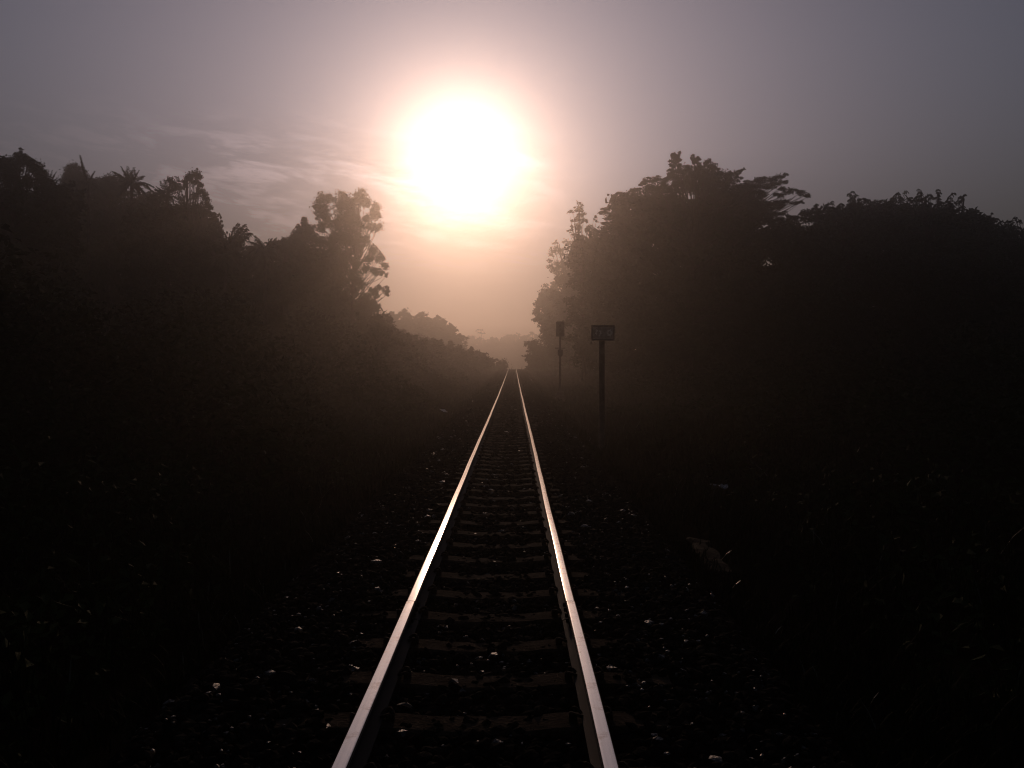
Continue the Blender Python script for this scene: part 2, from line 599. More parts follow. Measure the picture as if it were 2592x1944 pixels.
def fishplates(parent, length_before):
    for s in (-1, 1):
        mb = MB()
        x0, x1 = (0.0085, 0.026) if s > 0 else (-0.026, -0.0085)
        mb.box((x0, JY - 0.25 - parent.location.y, -0.108), (x1, JY + 0.25 - parent.location.y, -0.046), 0.004)
        for dy in (-0.19, -0.07, 0.07, 0.19):
            xx = x1 if s > 0 else x0
            yb = JY + dy - parent.location.y
            mb.box((min(xx, xx + s * 0.018), yb - 0.014, -0.09), (max(xx, xx + s * 0.018), yb + 0.014, -0.062), 0.004)
        link('fishplate', mb.mesh('fishplate', m_rust), parent)


fishplates(rl_n, 0)
fishplates(rr_n, 0)

# ------------------------------------------------------------------ sleepers
def sleeper_mesh():
    mb = MB()
    n = 17
    xs_ = np.linspace(-1.0, 1.0, n)
    rows = []
    for x in xs_:
        dip = 0.022 * (1 - sm(abs(x), 0.18, 0.46))
        top = -0.150 - dip
        rows.append([(x, -0.125, -0.34), (x, -0.105, top - 0.014), (x, -0.092, top), (x, 0.092, top), (x, 0.105, top - 0.014), (x, 0.125, -0.34)])
    V = np.array(rows)
    q = []
    for i in range(n - 1):
        for j in range(6):
            a, b = i * 6 + j, i * 6 + (j + 1) % 6
            q.append((a, a + 6, b + 6, b))
    for base in (0, (n - 1) * 6):
        q.append((base, base + 1, base + 4, base + 5))
        q.append((base + 1, base + 2, base + 3, base + 4))
    mb.add(V, q)
    return mb.mesh('sleeper', m_conc)


SL = sleeper_mesh()


def clip_mesh():
    mb = MB()
    a = np.linspace(0, 2 * math.pi * 0.85, 12)
    pts = np.stack([0.03 * np.cos(a) + 0.012, 0.045 * np.sin(a), 0.012 + 0.012 * np.sin(a * 1.5)], -1)
    mb.tube(pts, np.full(12, 0.0085), 6)
    mb.box((0.01, -0.02, -0.02), (0.05, 0.02, 0.012), 0.003)
    return mb.mesh('clip', m_rust)


CL = clip_mesh()
SLAB = 'worn concrete sleeper laid across the track beneath both rails'
SGR = 'sleepers of the railway track'
proto = tag(link('sleeper', SL), SLAB, 'sleeper', SGR)
for gx in (GL, GR):
    for s in (-1, 1):
        c = link('rail_clip', CL, proto, (gx - TX + s * 0.058, 0, -0.133))
        c.rotation_euler = (0, 0, 0 if s > 0 else math.pi)
far_proto = None
k = 0
y = 0.75
while y < 152:
    if k == 0:
        o = proto
    elif k < 46:
        o = copy_tree(proto)
    else:
        o = proto.copy()
        COL.objects.link(o)
    jy = random.uniform(-0.02, 0.02)
    o.location = (TX + random.uniform(-0.015, 0.015), y + jy, float(ztrack(y)) - 0.001)
    o.rotation_euler = (0, 0, random.uniform(-0.012, 0.012))
    y += 0.605
    k += 1


# ------------------------------------------------------------------ leaves
def unit(v):
    return v / (np.linalg.norm(v, axis=-1, keepdims=True) + 1e-9)


def leaf_quads(c, L, W, t=None, fold=0.12):
    n = len(c)
    if t is None:
        t = unit(rng.normal(size=(n, 3)) * np.array([1, 1, 0.6]) + np.array([0, 0, -0.25]))
    nn = unit(rng.normal(size=(n, 3)) + np.array([0, 0, 0.6]))
    s = unit(np.cross(t, nn))
    u = np.cross(s, t)
    L = np.broadcast_to(np.asarray(L, float).reshape(-1, 1), (n, 1)) * rng.uniform(0.7, 1.25, (n, 1))
    W = np.broadcast_to(np.asarray(W, float).reshape(-1, 1), (n, 1)) * rng.uniform(0.8, 1.2, (n, 1))
    a = c - t * L * 0.5
    m = c - t * L * 0.05 + u * L * fold
    b = c + t * L * 0.5
    return np.stack([a, m + s * W * 0.5, b, m - s * W * 0.5], 1)


def lobe_leaves(mb, c, r, L, dens=2.3, twigs=None, spread=0.30):
    """one leafy branch end: twigs in an ellipsoid r=(rx,ry,rz), leaves gathered round each twig"""
    r = np.asarray(r, float)
    area = math.pi * r[0] * r[2]
    W = L * 0.5
    n = int(dens * area / (L * W * 0.30)) + 6
    k = twigs or int(np.clip(n / 24, 5, 46))
    d = unit(rng.normal(size=(k, 3)))
    tc_ = d * (rng.random((k, 1)) ** 0.4) * rng.uniform(0.7, 1.12, (k, 1))
    pick = rng.integers(0, k, n)
    off = rng.normal(size=(n, 3)) * spread * rng.uniform(0.35, 1.0, (k, 1))[pick] * np.array([1.0, 1.0, 0.8])
    p = (tc_[pick] + off) * r + np.asarray(c)
    mb.leaves(leaf_quads(p, L, W))


def whorl_leaves(mb, c, r, L):
    """umbrella of drooping leaves at a twig end"""
    n = int(rng.integers(18, 52))
    r = r * rng.uniform(0.7, 1.35)
    c = np.asarray(c) + rng.normal(size=3) * 0.25 * r
    a = rng.uniform(0, 2 * math.pi, n)
    lift = rng.uniform(-0.75, 0.45, n)
    rad = rng.uniform(0.2, 0.8, n) * r
    tx, ty = rng.normal(size=2) * 0.35
    p = np.stack([np.cos(a) * rad, np.sin(a) * rad, 0.35 * r - 0.9 * rad * rad / r + 0.22 * r * lift + np.cos(a) * rad * tx + np.sin(a) * rad * ty], -1) + np.asarray(c)
    t = unit(np.stack([np.cos(a), np.sin(a), -0.35 - 1.3 * rad / r], -1))
    mb.leaves(leaf_quads(p, np.full(n, max(L, r * 0.62)), np.full(n, max(L, r * 0.62) * 0.40), t))


def bez(p0, p1, p2, n):
    u = np.linspace(0, 1, n)[:, None]
    return (1 - u) ** 2 * np.asarray(p0) + 2 * u * (1 - u) * np.asarray(p1) + u ** 2 * np.asarray(p2)


def tree(label, d, base_px, lobes, name='broadleaf_tree', cat='tree', group=None, L=0.17, dens=2.2, fill=None, fill_r=26, fill_L=None,
         jit=1.6, mode='lobe', mat=None, trunk_r=0.2, copies=1, limbs=True, spread=0.30, base_x=None, top=None, fill_d=0.0, sparse_fill=1.0):
    b = at(base_px, 779, d)
    bxw = b.x if base_x is None else base_x
    bz = float(ground_z(bxw, d)) - 0.15
    base = np.array([bxw, d, bz])
    root = empty(name, base, label, cat, group)
    crown, trunk = MB(), MB()
    cents = []
    for lb in lobes:
        px, py, rx = lb[:3]
        ry = lb[3] if len(lb) > 3 else rx
        if mode == 'lobe':
            rx, ry = rx * 1.22, ry * 1.22
        for cpy in range(1 + copies):
            dd = d + rng.uniform(-jit, jit)
            jx, jy = (0, 0) if cpy == 0 else (rng.uniform(-0.25, 0.25) * rx, rng.uniform(-0.05, 0.35) * ry)
            c = np.array(at(px + jx, py + jy, dd))
            kk = KPX * dd * (1.0 if cpy == 0 else 0.85)
            r = (rx * kk, max(rx, ry) * kk * 1.1, ry * kk)
            if mode == 'whorl':
                whorl_leaves(crown, c, rx * kk * 1.45, L)
            else:
                lobe_leaves(crown, c, r, L, dens, spread=spread)
            cents.append(c)
    if fill:
        for (x0, x1, y0, y1) in fill:
            step = fill_r * 1.0
            yy_ = y0 + fill_r * 0.7
            row = 0
            while yy_ < y1:
                xx_ = x0 + (row % 2) * step * 0.5
                while xx_ < x1:
                  for lay in range(2):
                    dd = d + fill_d + lay * 3.5 + rng.uniform(-jit, jit) * 1.2
                    c = np.array(at(xx_ + rng.uniform(-0.45, 0.45) * fill_r, yy_ + rng.uniform(-0.35, 0.35) * fill_r, dd))
                    r = fill_r * KPX * dd * rng.uniform(0.85, 1.2)
                    fl = fill_L or L * 1.7
                    lobe_leaves(crown, c, (r * 1.15, r * 1.3, r), fl, 3.3 * sparse_fill)
                    if lay == 0 and rng.random() < 0.35:
                        cents.append(c)
                    xx_ += step
                yy_ += step * 0.9
                row += 1
    C = np.array(cents)
    tp = C[np.argmax(C[:, 2])] if top is None else np.array(at(top[0], top[1], d))
    tpt = np.array([0.6 * tp[0] + 0.4 * C[:, 0].mean(), d, tp[2] - 0.3])
    nseg = 9
    u = np.linspace(0, 1, nseg)
    hgt = tpt[2] - bz
    path = base[None] + (tpt - base)[None] * u[:, None]
    path[:, 0] += np.sin(u * 5 + d) * 0.035 * hgt * 0.5 * u
    path[:, 1] += np.cos(u * 4 + d) * 0.03 * hgt * 0.5 * u
    trunk.tube(path, trunk_r * (1.15 - u) ** 0.9 + 0.015, 8)
    if limbs:
        for c in cents:
            za = np.clip((c[2] - bz) * rng.uniform(0.6, 0.86), 0.25 * hgt, hgt * 0.95) + bz
            p0 = np.array([np.interp(za, path[:, 2], path[:, i]) for i in range(3)])
            mid = (p0 + c) * 0.5 + np.array([0, 0, -0.12 * np.linalg.norm(c[:2] - p0[:2])])
            lr = np.clip(0.012 + 0.010 * np.linalg.norm(c - p0), 0.018, 0.08)
            trunk.tube(bez(p0, mid, c, 5), np.linspace(lr, 0.010, 5), 5)
    link('trunk', trunk.mesh('trunk', m_bark, base, smooth=True), root)
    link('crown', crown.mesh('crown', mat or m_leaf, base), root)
    return root


def frond(mb, stem, p0, p2, arch, leaf, nst=26, hang=0.55, width=0.045, axis=None):
    """pinnate palm leaf from p0 to p2"""
    p0, p2 = np.asarray(p0, float), np.asarray(p2, float)
    ln = np.linalg.norm(p2 - p0)
    p1 = (p0 + p2) / 2 + np.array([0, 0, arch * ln])
    C = bez(p0, p1, p2, nst)
    stem.tube(C, np.linspace(0.022, 0.005, nst), 5)
    tg = unit(np.gradient(C, axis=0))
    up = np.array([0, 0, 1.0])
    sd = unit(np.cross(tg, up) + 1e-4 * rng.normal(size=(nst, 3)))
    for s in (-1, 1):
        for rep in range(2):
            u = np.linspace(0, 1, nst)
            ll = 1.25 * leaf * ln * (0.35 + 0.65 * np.sin(np.clip(u * 1.05 + 0.12, 0, 1) * math.pi) ** 0.7) * rng.uniform(0.75, 1.15, nst)
            dv = unit(sd * s * 1.0 + tg * 0.75 + up * rng.uniform(-hang, 0.15, (nst, 1)) + rng.normal(size=(nst, 3)) * 0.12)
            a = C + rng.normal(size=(nst, 3)) * 0.01
            m1 = a + dv * ll[:, None] * 0.5
            tip = a + dv * ll[:, None] + np.array([0, 0, -1]) * (ll[:, None] * 0.35 * hang)
            w = np.cross(dv, up)
            w = unit(w + 0.3 * rng.normal(size=w.shape)) * width * 0.75
            sel = u > 0.1
            mb.leaves(np.stack([a, m1 + w, tip, m1 - w], 1)[sel])


def palm(label, d, cen, tips, leaf=0.30, extra=6, ex_len=1.3, name='palm_tree', group=None, hang=0.55, width=0.05, base_dx=0.0, nst=26):
    c = np.array(at(cen[0], cen[1], d))
    bxw = c[0] + base_dx
    bz = float(ground_z(bxw, d)) - 0.15
    base = np.array([bxw, d, bz])
    root = empty(name, base, label, 'palm tree', group)
    crown, stem, trunk = MB(), MB(), MB()
    for tp in tips:
        px, py, arch = tp[:3]
        dz = tp[3] if len(tp) > 3 else rng.uniform(-0.5, 0.5)
        frond(crown, stem, c, at(px, py, d + dz), arch, leaf, nst=nst, hang=hang, width=width)
    for i in range(extra):
        a = rng.uniform(0, 2 * math.pi)
        p = c + np.array([math.cos(a) * 0.75, math.sin(a), rng.uniform(-0.75, -0.1)]) * ex_len
        frond(crown, stem, c, p, 0.28, leaf, nst=nst, hang=hang, width=width)
    u = np.linspace(0, 1, 8)
    path = base + (c - base) * u[:, None]
    trunk.tube(path, np.linspace(0.15, 0.09, 8), 8)
    link('trunk', trunk.mesh('trunk', m_bark, base, smooth=True), root)
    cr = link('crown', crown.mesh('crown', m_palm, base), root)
    link('frond_stem', stem.mesh('frond_stem', m_palm, base), cr)
    return root


LG = 'trees on the left bank'
# ---- left bank, from the edge of the picture towards the track
tree('broadleaf tree at the left edge with one leafy tuft poking above its crown', 46, 30,
     [(46, 335, 11), (44, 346, 13), (65, 345, 7), (60, 352, 9), (12, 351, 13), (0, 360, 16), (30, 362, 17), (75, 362, 15), (85, 370, 12), (18, 384, 20), (58, 392, 18),
      (92, 384, 14), (98, 397, 14), (-20, 372, 22), (120, 410, 16), (-45, 360, 22), (-70, 380, 30), (105, 420, 18)], group=LG, L=0.13, dens=2.0, jit=1.0,
     fill=[(-120, 130, 405, 780)], fill_L=0.30, fill_r=28, trunk_r=0.17)
palm('palm of stiff upright spikes right of the edge tree', 52, (106, 400),
     [(97, 366, 0.0), (104, 366, 0.0), (113, 369, 0.02), (121, 372, 0.04), (126, 384, 0.1), (90, 372, 0.0)], leaf=0.12, extra=4, ex_len=0.9, group=LG, hang=0.2, width=0.07, nst=14)
tree('small rounded tree behind the spear-leaved palm', 72, 160,
     [(159, 368, 14), (150, 378, 14), (170, 374, 14), (143, 390, 10), (165, 390, 18), (180, 392, 14), (150, 402, 18), (205, 392, 9), (200, 402, 14), (178, 408, 18)],
     group=LG, L=0.15, dens=2.0, jit=1.0, fill=[(135, 215, 418, 760)], fill_L=0.36)
palm('palm with a single tall spear leaf curving left above the trees', 58, (190, 396),
     [(173, 336, -0.13, 0.1), (174, 338, -0.12, 0.05), (205, 370, 0.0), (168, 392, 0.2), (214, 398, 0.2)], leaf=0.07, extra=4, ex_len=1.0, group=LG, hang=0.25, width=0.13)
tree('low rounded tree left of the big fan-crowned palm', 70, 238,
     [(238, 390, 14), (226, 398, 14), (248, 396, 14), (215, 406, 12), (236, 408, 18), (255, 410, 16)],
     group=LG, L=0.15, dens=2.1, jit=1.0, fill=[(205, 330, 424, 760)], fill_L=0.36)
palm('tallest fan-crowned palm on the left bank with drooping right fronds', 60, (284, 398),
     [(243, 370, 0.14), (247, 378, 0.18), (262, 361, 0.06), (276, 360, 0.02), (289, 363, 0.02), (300, 369, 0.08), (311, 380, 0.2), (331, 404, 0.28), (328, 413, 0.3),
      (316, 424, 0.36), (259, 392, 0.22), (268, 414, 0.3), (302, 418, 0.3), (283, 372, 0.0), (270, 370, 0.03)], leaf=0.26, extra=6, ex_len=1.2, group=LG, hang=0.45, width=0.05)
palm('spiky palm between the fan-crowned palm and the sparse tree', 58, (362, 424),
     [(347, 393, 0.02), (354, 388, 0.0), (363, 382, 0.0), (372, 388, 0.02), (338, 404, 0.1), (334, 416, 0.15), (384, 402, 0.08), (392, 414, 0.15), (350, 440, 0.3), (376, 440, 0.3)],
     leaf=0.22, extra=4, ex_len=1.0, group=LG, hang=0.35, width=0.06, nst=18)
palm('low palm whose stiff fan shows through the sparse tree', 59, (398, 446),
     [(384, 418, 0.02), (392, 414, 0.0), (401, 416, 0.0), (412, 424, 0.04), (424, 436, 0.1), (376, 432, 0.08), (432, 452, 0.2)], leaf=0.2, extra=4, ex_len=1.0, group=LG, hang=0.3, width=0.06, nst=18)
tree('sparse small-leaved tree with gaps of sky at the end of the left ridge', 57, 430,
     [(424, 375, 8), (428, 383, 9), (412, 382, 10), (405, 386, 8), (420, 393, 9), (430, 397, 8), (399, 400, 9), (432, 412, 9), (440, 420, 8), (446, 431, 8), (448, 442, 9),
      (453, 449, 6), (450, 460, 7), (378, 395, 9), (370, 392, 7), (385, 404, 8), (418, 424, 7), (432, 446, 9), (420, 450, 9), (440, 456, 8), (372, 410, 8), (345, 420, 10), (330, 428, 10)],
     group=LG, L=0.11, dens=1.7, jit=0.8, copies=1, fill=[(300, 432, 444, 560), (285, 445, 520, 760)], fill_L=0.34, fill_r=24)
tree('vine-hung stump of a tree below the sparse tree', 58, 462,
     [(464, 482, 10), (470, 492, 11), (458, 494, 13), (438, 488, 8), (446, 500, 12), (474, 508, 11), (460, 515, 18), (480, 525, 12), (478, 500, 5), (481, 487, 2), (477, 478, 2)],
     group=LG, L=0.12, dens=2.0, jit=0.9, fill=[(430, 492, 530, 640), (430, 520, 590, 760)], fill_L=0.32)
palm('palm with two feathery fronds bending right over the gap', 56, (486, 548),
     [(528, 486, 0.24, 0.4), (540, 503, 0.28, -0.3), (514, 484, 0.14), (532, 494, 0.26, 0.2), (534, 512, 0.3, 0.1), (476, 506, 0.05), (508, 520, 0.2), (464, 520, 0.1), (520, 520, 0.25), (470, 540, 0.3)],
     leaf=0.36, extra=5, ex_len=1.3, group=LG, hang=0.8, width=0.055, nst=44)
palm('low palm with arching fronds in the dip of the ridge', 60, (572, 540),
     [(508, 556, 0.3), (524, 534, 0.2), (540, 522, 0.12), (552, 510, 0.05, 0.3), (596, 515, 0.04), (586, 516, 0.0), (610, 528, 0.2), (532, 548, 0.3), (600, 548, 0.25), (560, 520, 0.0)],
     leaf=0.34, extra=6, ex_len=1.4, group=LG, hang=0.75, width=0.055, nst=40)
tree('low bushy tree right of the arching palm', 66, 615,
     [(610, 526, 10), (630, 519, 8), (600, 532, 9), (588, 532, 8), (622, 534, 13), (645, 530, 12), (580, 556, 16), (540, 566, 14), (520, 574, 14), (560, 570, 18)],
     group=LG, L=0.15, dens=2.2, jit=1.2, fill=[(500, 650, 565, 760)], fill_L=0.34, fill_r=26)
tree('narrow pointed tree leaning on the tall tree', 70, 656,
     [(657, 473, 5), (655, 482, 7), (663, 484, 6), (645, 487, 5), (672, 493, 8), (654, 497, 13), (674, 510, 14), (640, 508, 10), (633, 522, 11), (655, 518, 16), (690, 522, 12)],
     group=LG, L=0.15, dens=2.3, jit=1.0, fill=[(610, 720, 535, 770)], fill_L=0.36, fill_r=26)
tree('tall airy tree standing clear beside the low sun', 72, 762,
     [(699, 430, 13), (695, 448, 14), (710, 428, 9), (690, 464, 10), (707, 464, 8), (738, 426, 11), (748, 436, 14), (735, 446, 12), (781, 421, 11), (770, 432, 12), (790, 434, 11), (760, 452, 14),
      (810, 450, 11), (806, 466, 10), (818, 462, 6), (818, 490, 8), (800, 492, 10), (738, 469, 14), (758, 466, 13), (728, 486, 13), (752, 488, 15), (778, 482, 12), (790, 470, 8),
      (695, 492, 10), (704, 482, 8), (748, 514, 18), (725, 508, 12), (775, 508, 12), (790, 520, 12), (769, 535, 13), (806, 539, 10), (818, 556, 10), (828, 573, 8), (800, 558, 12), (771, 563, 12),
      (810, 584, 9), (822, 588, 7), (834, 594, 4), (790, 580, 9), (711, 526, 14), (726, 540, 13), (742, 566, 11), (706, 552, 16), (720, 575, 14), (765, 596, 14), (781, 612, 11), (816, 623, 9), (806, 630, 8),
      (832, 627, 7), (838, 634, 5), (814, 640, 7), (790, 642, 13), (765, 628, 13), (738, 606, 14), (800, 659, 11), (816, 665, 6), (780, 664, 14), (745, 640, 16), (700, 600, 18), (720, 620, 18)],
     group=LG, L=0.17, dens=2.0, jit=1.5, copies=1, spread=0.40, trunk_r=0.2, fill=[(690, 800, 655, 770)], fill_r=22, fill_L=0.36, top=(770, 430))
tree('small dark tree at the foot of the tall airy tree', 62, 815,
     [(820, 690, 10), (808, 696, 12), (833, 700, 7), (822, 708, 12), (800, 712, 14), (785, 700, 12)], group=LG, L=0.15, dens=2.3, jit=1.0, fill=[(750, 830, 712, 780)], fill_r=18, fill_L=0.3, trunk_r=0.1)

# ---- hazy line of trees behind, left of the track
HG = 'hazy treeline left of the track'
hz = [('round-headed tree at the left end of the hazy treeline', 150, [(836, 684, 8), (849, 682, 8), (842, 694, 12), (856, 694, 10)]),
      ('tallest tree of the hazy treeline', 155, [(872, 674, 7), (864, 680, 7), (882, 682, 8), (872, 690, 13), (890, 694, 9)]),
      ('tree with a tufted top next to the tallest of the hazy treeline', 160, [(911, 680, 6), (902, 688, 8), (918, 688, 7), (910, 698, 12)]),
      ('low tree in the middle of the hazy treeline', 165, [(931, 690, 6), (926, 698, 9), (938, 700, 8)]),
      ('pointed tree near the right end of the hazy treeline', 170, [(947, 688, 6), (953, 694, 7), (944, 698, 8), (958, 700, 8), (952, 708, 10)]),
      ('ragged leaning tree at the right end of the hazy treeline', 172, [(972, 700, 3), (974, 708, 6), (981, 716, 6), (968, 712, 9), (986, 728, 6), (992, 722, 2.5), (980, 730, 10)])]
for lab, d, lb in hz:
    x0, x1 = min(l[0] for l in lb) - 9, max(l[0] for l in lb) + 9
    y0 = max(l[1] for l in lb)
    tree(lab, d, sum(l[0] for l in lb) / len(lb), lb, group=HG, L=0.42, dens=2.4, jit=3, fill=[(x0, x1, y0, 800)], fill_r=12, fill_L=0.8, trunk_r=0.22)
FG = 'far trees where the track ends'
ff = [('faint low tree left of the feathery far tree', 366, [(1000, 732, 6), (1010, 734, 7), (990, 738, 7)]),
      ('faint feathery tree with see-through flat crown above the far trees', 366, [(1030, 714, 5, 2.5), (1042, 712, 5, 2), (1036, 720, 6, 2.5), (1046, 719, 4, 2)]),
      ('faint bushy tree under the feathery far tree', 378, [(1022, 736, 8), (1035, 737, 7), (1046, 740, 6)]),
      ('faint tree left of the broad far tree', 372, [(1063, 734, 6), (1056, 738, 6), (1072, 736, 7)]),
      ('broad faint tree in the gap straight above the track', 384, [(1090, 732, 7), (1098, 728, 6), (1108, 728, 7), (1117, 726, 6), (1104, 736, 10)]),
      ('faint tree right of the gap, reaching behind the nearer bush', 353, [(1130, 731, 7), (1140, 726, 5, 3), (1150, 719, 6, 3), (1146, 736, 9), (1160, 728, 8), (1175, 735, 9)])]
for i, (lab, d, lb) in enumerate(ff):
    x0, x1 = min(l[0] for l in lb) - 6, max(l[0] for l in lb) + 6
    y0 = max(l[1] for l in lb)
    fill = None if i == 1 else [(x0, x1, y0, 808)]
    tree(lab, d, sum(l[0] for l in lb) / len(lb), lb, group=FG, L=0.7, dens=1.0 if i == 1 else 2.4, jit=4, fill=fill, fill_r=10, fill_L=0.9, trunk_r=0.25, copies=0 if i == 1 else 1)

# ---- bushes along the left of the track
BG = 'bushes along the left of the track'
bu = [('dark rounded bush below the tall airy tree', 54, [(816, 708, 9), (806, 716, 12), (828, 716, 10), (840, 724, 10), (815, 728, 16)]),
      ('low bush in front of the hazy treeline, left part', 68, [(866, 722, 7), (880, 728, 9), (856, 728, 9), (868, 738, 13)]),
      ('low bush in front of the hazy treeline, middle part', 78, [(903, 732, 8), (918, 736, 8), (892, 736, 8), (908, 746, 12)]),
      ('low bush in front of the hazy treeline, right part', 90, [(938, 736, 8), (950, 742, 8), (928, 744, 8), (942, 752, 12)]),
      ('bush at the foot of the ragged leaning tree', 102, [(976, 746, 8), (965, 750, 8), (990, 752, 8), (978, 762, 12), (1000, 760, 8)]),
      ('leafy bush left of the far end of the track', 116, [(1018, 757, 6), (1030, 762, 7), (1042, 766, 6), (1022, 770, 12), (1010, 762, 6)]),
      ('small spreading bush nearest the far end of the rails', 130, [(1050, 774, 6), (1062, 778, 5), (1072, 777, 3, 2), (1052, 786, 8), (1040, 776, 7), (1076, 784, 3, 2)])]
for lab, d, lb in bu:
    x0, x1 = min(l[0] for l in lb) - 12, max(l[0] for l in lb) + 6
    y0 = max(l[1] for l in lb)
    tree(lab, d, sum(l[0] for l in lb) / len(lb), lb, name='bush', cat='bush', group=BG, L=0.2 + d * 0.001, dens=2.3, jit=1.0,
         fill=[(x0, x1, y0, y0 + 26)], fill_r=12, fill_L=0.32, trunk_r=0.06)

# ---- right of the track
RG = 'trees right of the track'
tree('dark bush hugging the right of the far end of the track', 125, 1160,
     [(1144, 745, 8), (1154, 742, 8), (1150, 757, 9), (1143, 770, 6), (1146, 782, 7), (1165, 752, 10), (1166, 768, 13), (1180, 758, 12), (1185, 776, 14), (1200, 768, 14), (1140, 776, 4)],
     name='bush', cat='bush', group='bushes right of the track', L=0.34, dens=2.4, jit=1.5, fill=[(1148, 1250, 770, 800)], fill_r=12, fill_L=0.5, trunk_r=0.08)
tree('tree with a ragged left edge overhanging the signal', 126, 1215,
     [(1186, 628, 12), (1176, 640, 12), (1170, 652, 11), (1164, 660, 8), (1162, 676, 9), (1158, 690, 6), (1168, 690, 10), (1180, 706, 12), (1172, 712, 6), (1190, 720, 12), (1200, 640, 18), (1190, 662, 18), (1190, 690, 16), (1205, 710, 16),
      (1212, 728, 12), (1199, 615, 10)], group=RG, L=0.30, dens=2.4, jit=2.0, fill=[(1195, 1300, 640, 790)], fill_r=20, fill_L=0.42, trunk_r=0.2)
tree('airy tree stepping up beside the sun on the right', 106, 1235,
     [(1202, 522, 6), (1198, 534, 7), (1193, 546, 8), (1212, 544, 9), (1187, 564, 6), (1194, 574, 9), (1210, 570, 11), (1228, 560, 11), (1200, 588, 9), (1206, 603, 8), (1222, 584, 13), (1240, 570, 14),
      (1220, 604, 13), (1240, 600, 16), (1228, 522, 12, 5), (1244, 527, 14, 5), (1258, 540, 14)], group=RG, L=0.18, dens=1.8, jit=1.4, copies=0,
     fill=[(1225, 1300, 590, 780)], fill_r=22, fill_L=0.4, trunk_r=0.18)
tree('slim light-leaved treetop rising left of the wide crown', 70, 1262,
     [(1250, 443, 7), (1250, 452, 8), (1238, 455, 6), (1230, 459, 5), (1258, 460, 8), (1250, 470, 9), (1242, 480, 8), (1260, 478, 8), (1248, 490, 9), (1236, 494, 6), (1229, 500, 5, 3), (1243, 504, 11, 5), (1268, 496, 11, 7), (1252, 512, 12, 6),
      (1280, 505, 14), (1284, 470, 4), (1288, 478, 4)], group=RG, L=0.15, dens=1.5, jit=1.0, copies=0, fill=[(1248, 1340, 515, 780)], fill_r=22, fill_L=0.38, trunk_r=0.14)
tree('great spreading tree with flat layered boughs reaching right', 65, 1480,
     [(1459, 336, 9), (1455, 344, 8), (1466, 346, 7), (1453, 359, 7), (1447, 365, 5), (1468, 358, 4), (1498, 340, 8, 5), (1508, 344, 7, 5), (1500, 352, 6), (1488, 362, 7), (1530, 350, 7), (1524, 356, 7), (1540, 358, 6), (1511, 362, 10), (1540, 366, 9), (1552, 374, 9),
      (1463, 372, 12), (1480, 372, 12), (1500, 376, 14), (1521, 378, 14), (1540, 384, 16), (1450, 380, 8),
      (1415, 388, 16, 5), (1390, 392, 8, 5), (1402, 396, 12, 6), (1436, 392, 14, 7), (1384, 398, 5, 4), (1376, 411, 16, 5), (1400, 410, 18, 7), (1430, 408, 18, 9), (1347, 419, 14, 4), (1336, 417, 6, 3), (1365, 422, 14, 5), (1328, 432, 9, 5),
      (1345, 434, 14, 6), (1370, 434, 18, 8), (1326, 442, 7, 5), (1340, 448, 12, 6), (1305, 456, 10, 5), (1312, 451, 6, 4), (1298, 460, 6, 3), (1315, 472, 13, 5), (1325, 462, 14, 6), (1345, 464, 18, 9), (1308, 482, 9, 4), (1320, 490, 16, 8),
      (1575, 378, 15, 6), (1590, 374, 10, 4), (1600, 369, 6, 3), (1606, 365, 3, 2), (1596, 385, 8, 5), (1568, 388, 14, 8), (1555, 396, 18, 9),
      (1620, 393, 12, 4), (1640, 389, 16, 5), (1660, 386, 14, 5), (1685, 382, 12, 4), (1697, 378, 6, 2.5), (1698, 393, 7, 3), (1677, 394, 15, 6), (1655, 400, 18, 8), (1630, 402, 18, 7), (1605, 402, 16, 6),
      (1645, 414, 12, 6), (1688, 407, 8, 4), (1710, 413, 14, 4.5), (1726, 417, 12, 4.5), (1740, 421, 7, 4), (1745, 425, 4, 2.5), (1690, 421, 9, 4.5), (1680, 419, 6, 4), (1640, 422, 14, 7), (1620, 416, 18, 9),
      (1690, 437, 18, 5), (1668, 438, 16, 5), (1715, 439, 10, 3.5), (1730, 437, 7, 3), (1650, 446, 18, 8), (1680, 447, 14, 6), (1625, 438, 18, 9), (1690, 462, 12, 5), (1705, 468, 9, 4.5), (1665, 464, 18, 7), (1640, 460, 18, 9), (1685, 476, 14, 6),
      (1655, 478, 14, 6), (1600, 424, 18), (1575, 412, 18), (1550, 420, 18), (1520, 404, 20), (1490, 398, 18), (1465, 396, 16), (1450, 424, 18), (1420, 430, 18), (1395, 440, 18)],
     group=RG, L=0.17, dens=2.1, jit=2.8, trunk_r=0.4, fill=[(1340, 1630, 428, 505), (1310, 1680, 492, 790), (1450, 1720, 590, 770)], fill_r=25, fill_L=0.38, top=(1490, 370))
tree('flat-topped small tree between the great tree and the leaf-whorled trees', 61, 1745,
     [(1735, 461, 16, 5), (1752, 456, 14, 5), (1770, 458, 10, 4), (1758, 451, 8, 3), (1720, 468, 10, 4), (1762, 446, 2.5, 2), (1764, 442, 2), (1745, 472, 18, 7), (1770, 470, 16, 8), (1716, 476, 10, 6), (1788, 462, 10, 6)],
     group=RG, L=0.16, dens=2.0, jit=1.2, fill=[(1690, 1810, 484, 790)], fill_r=26, fill_L=0.4)
WG = 'leaf-whorled trees at the right'
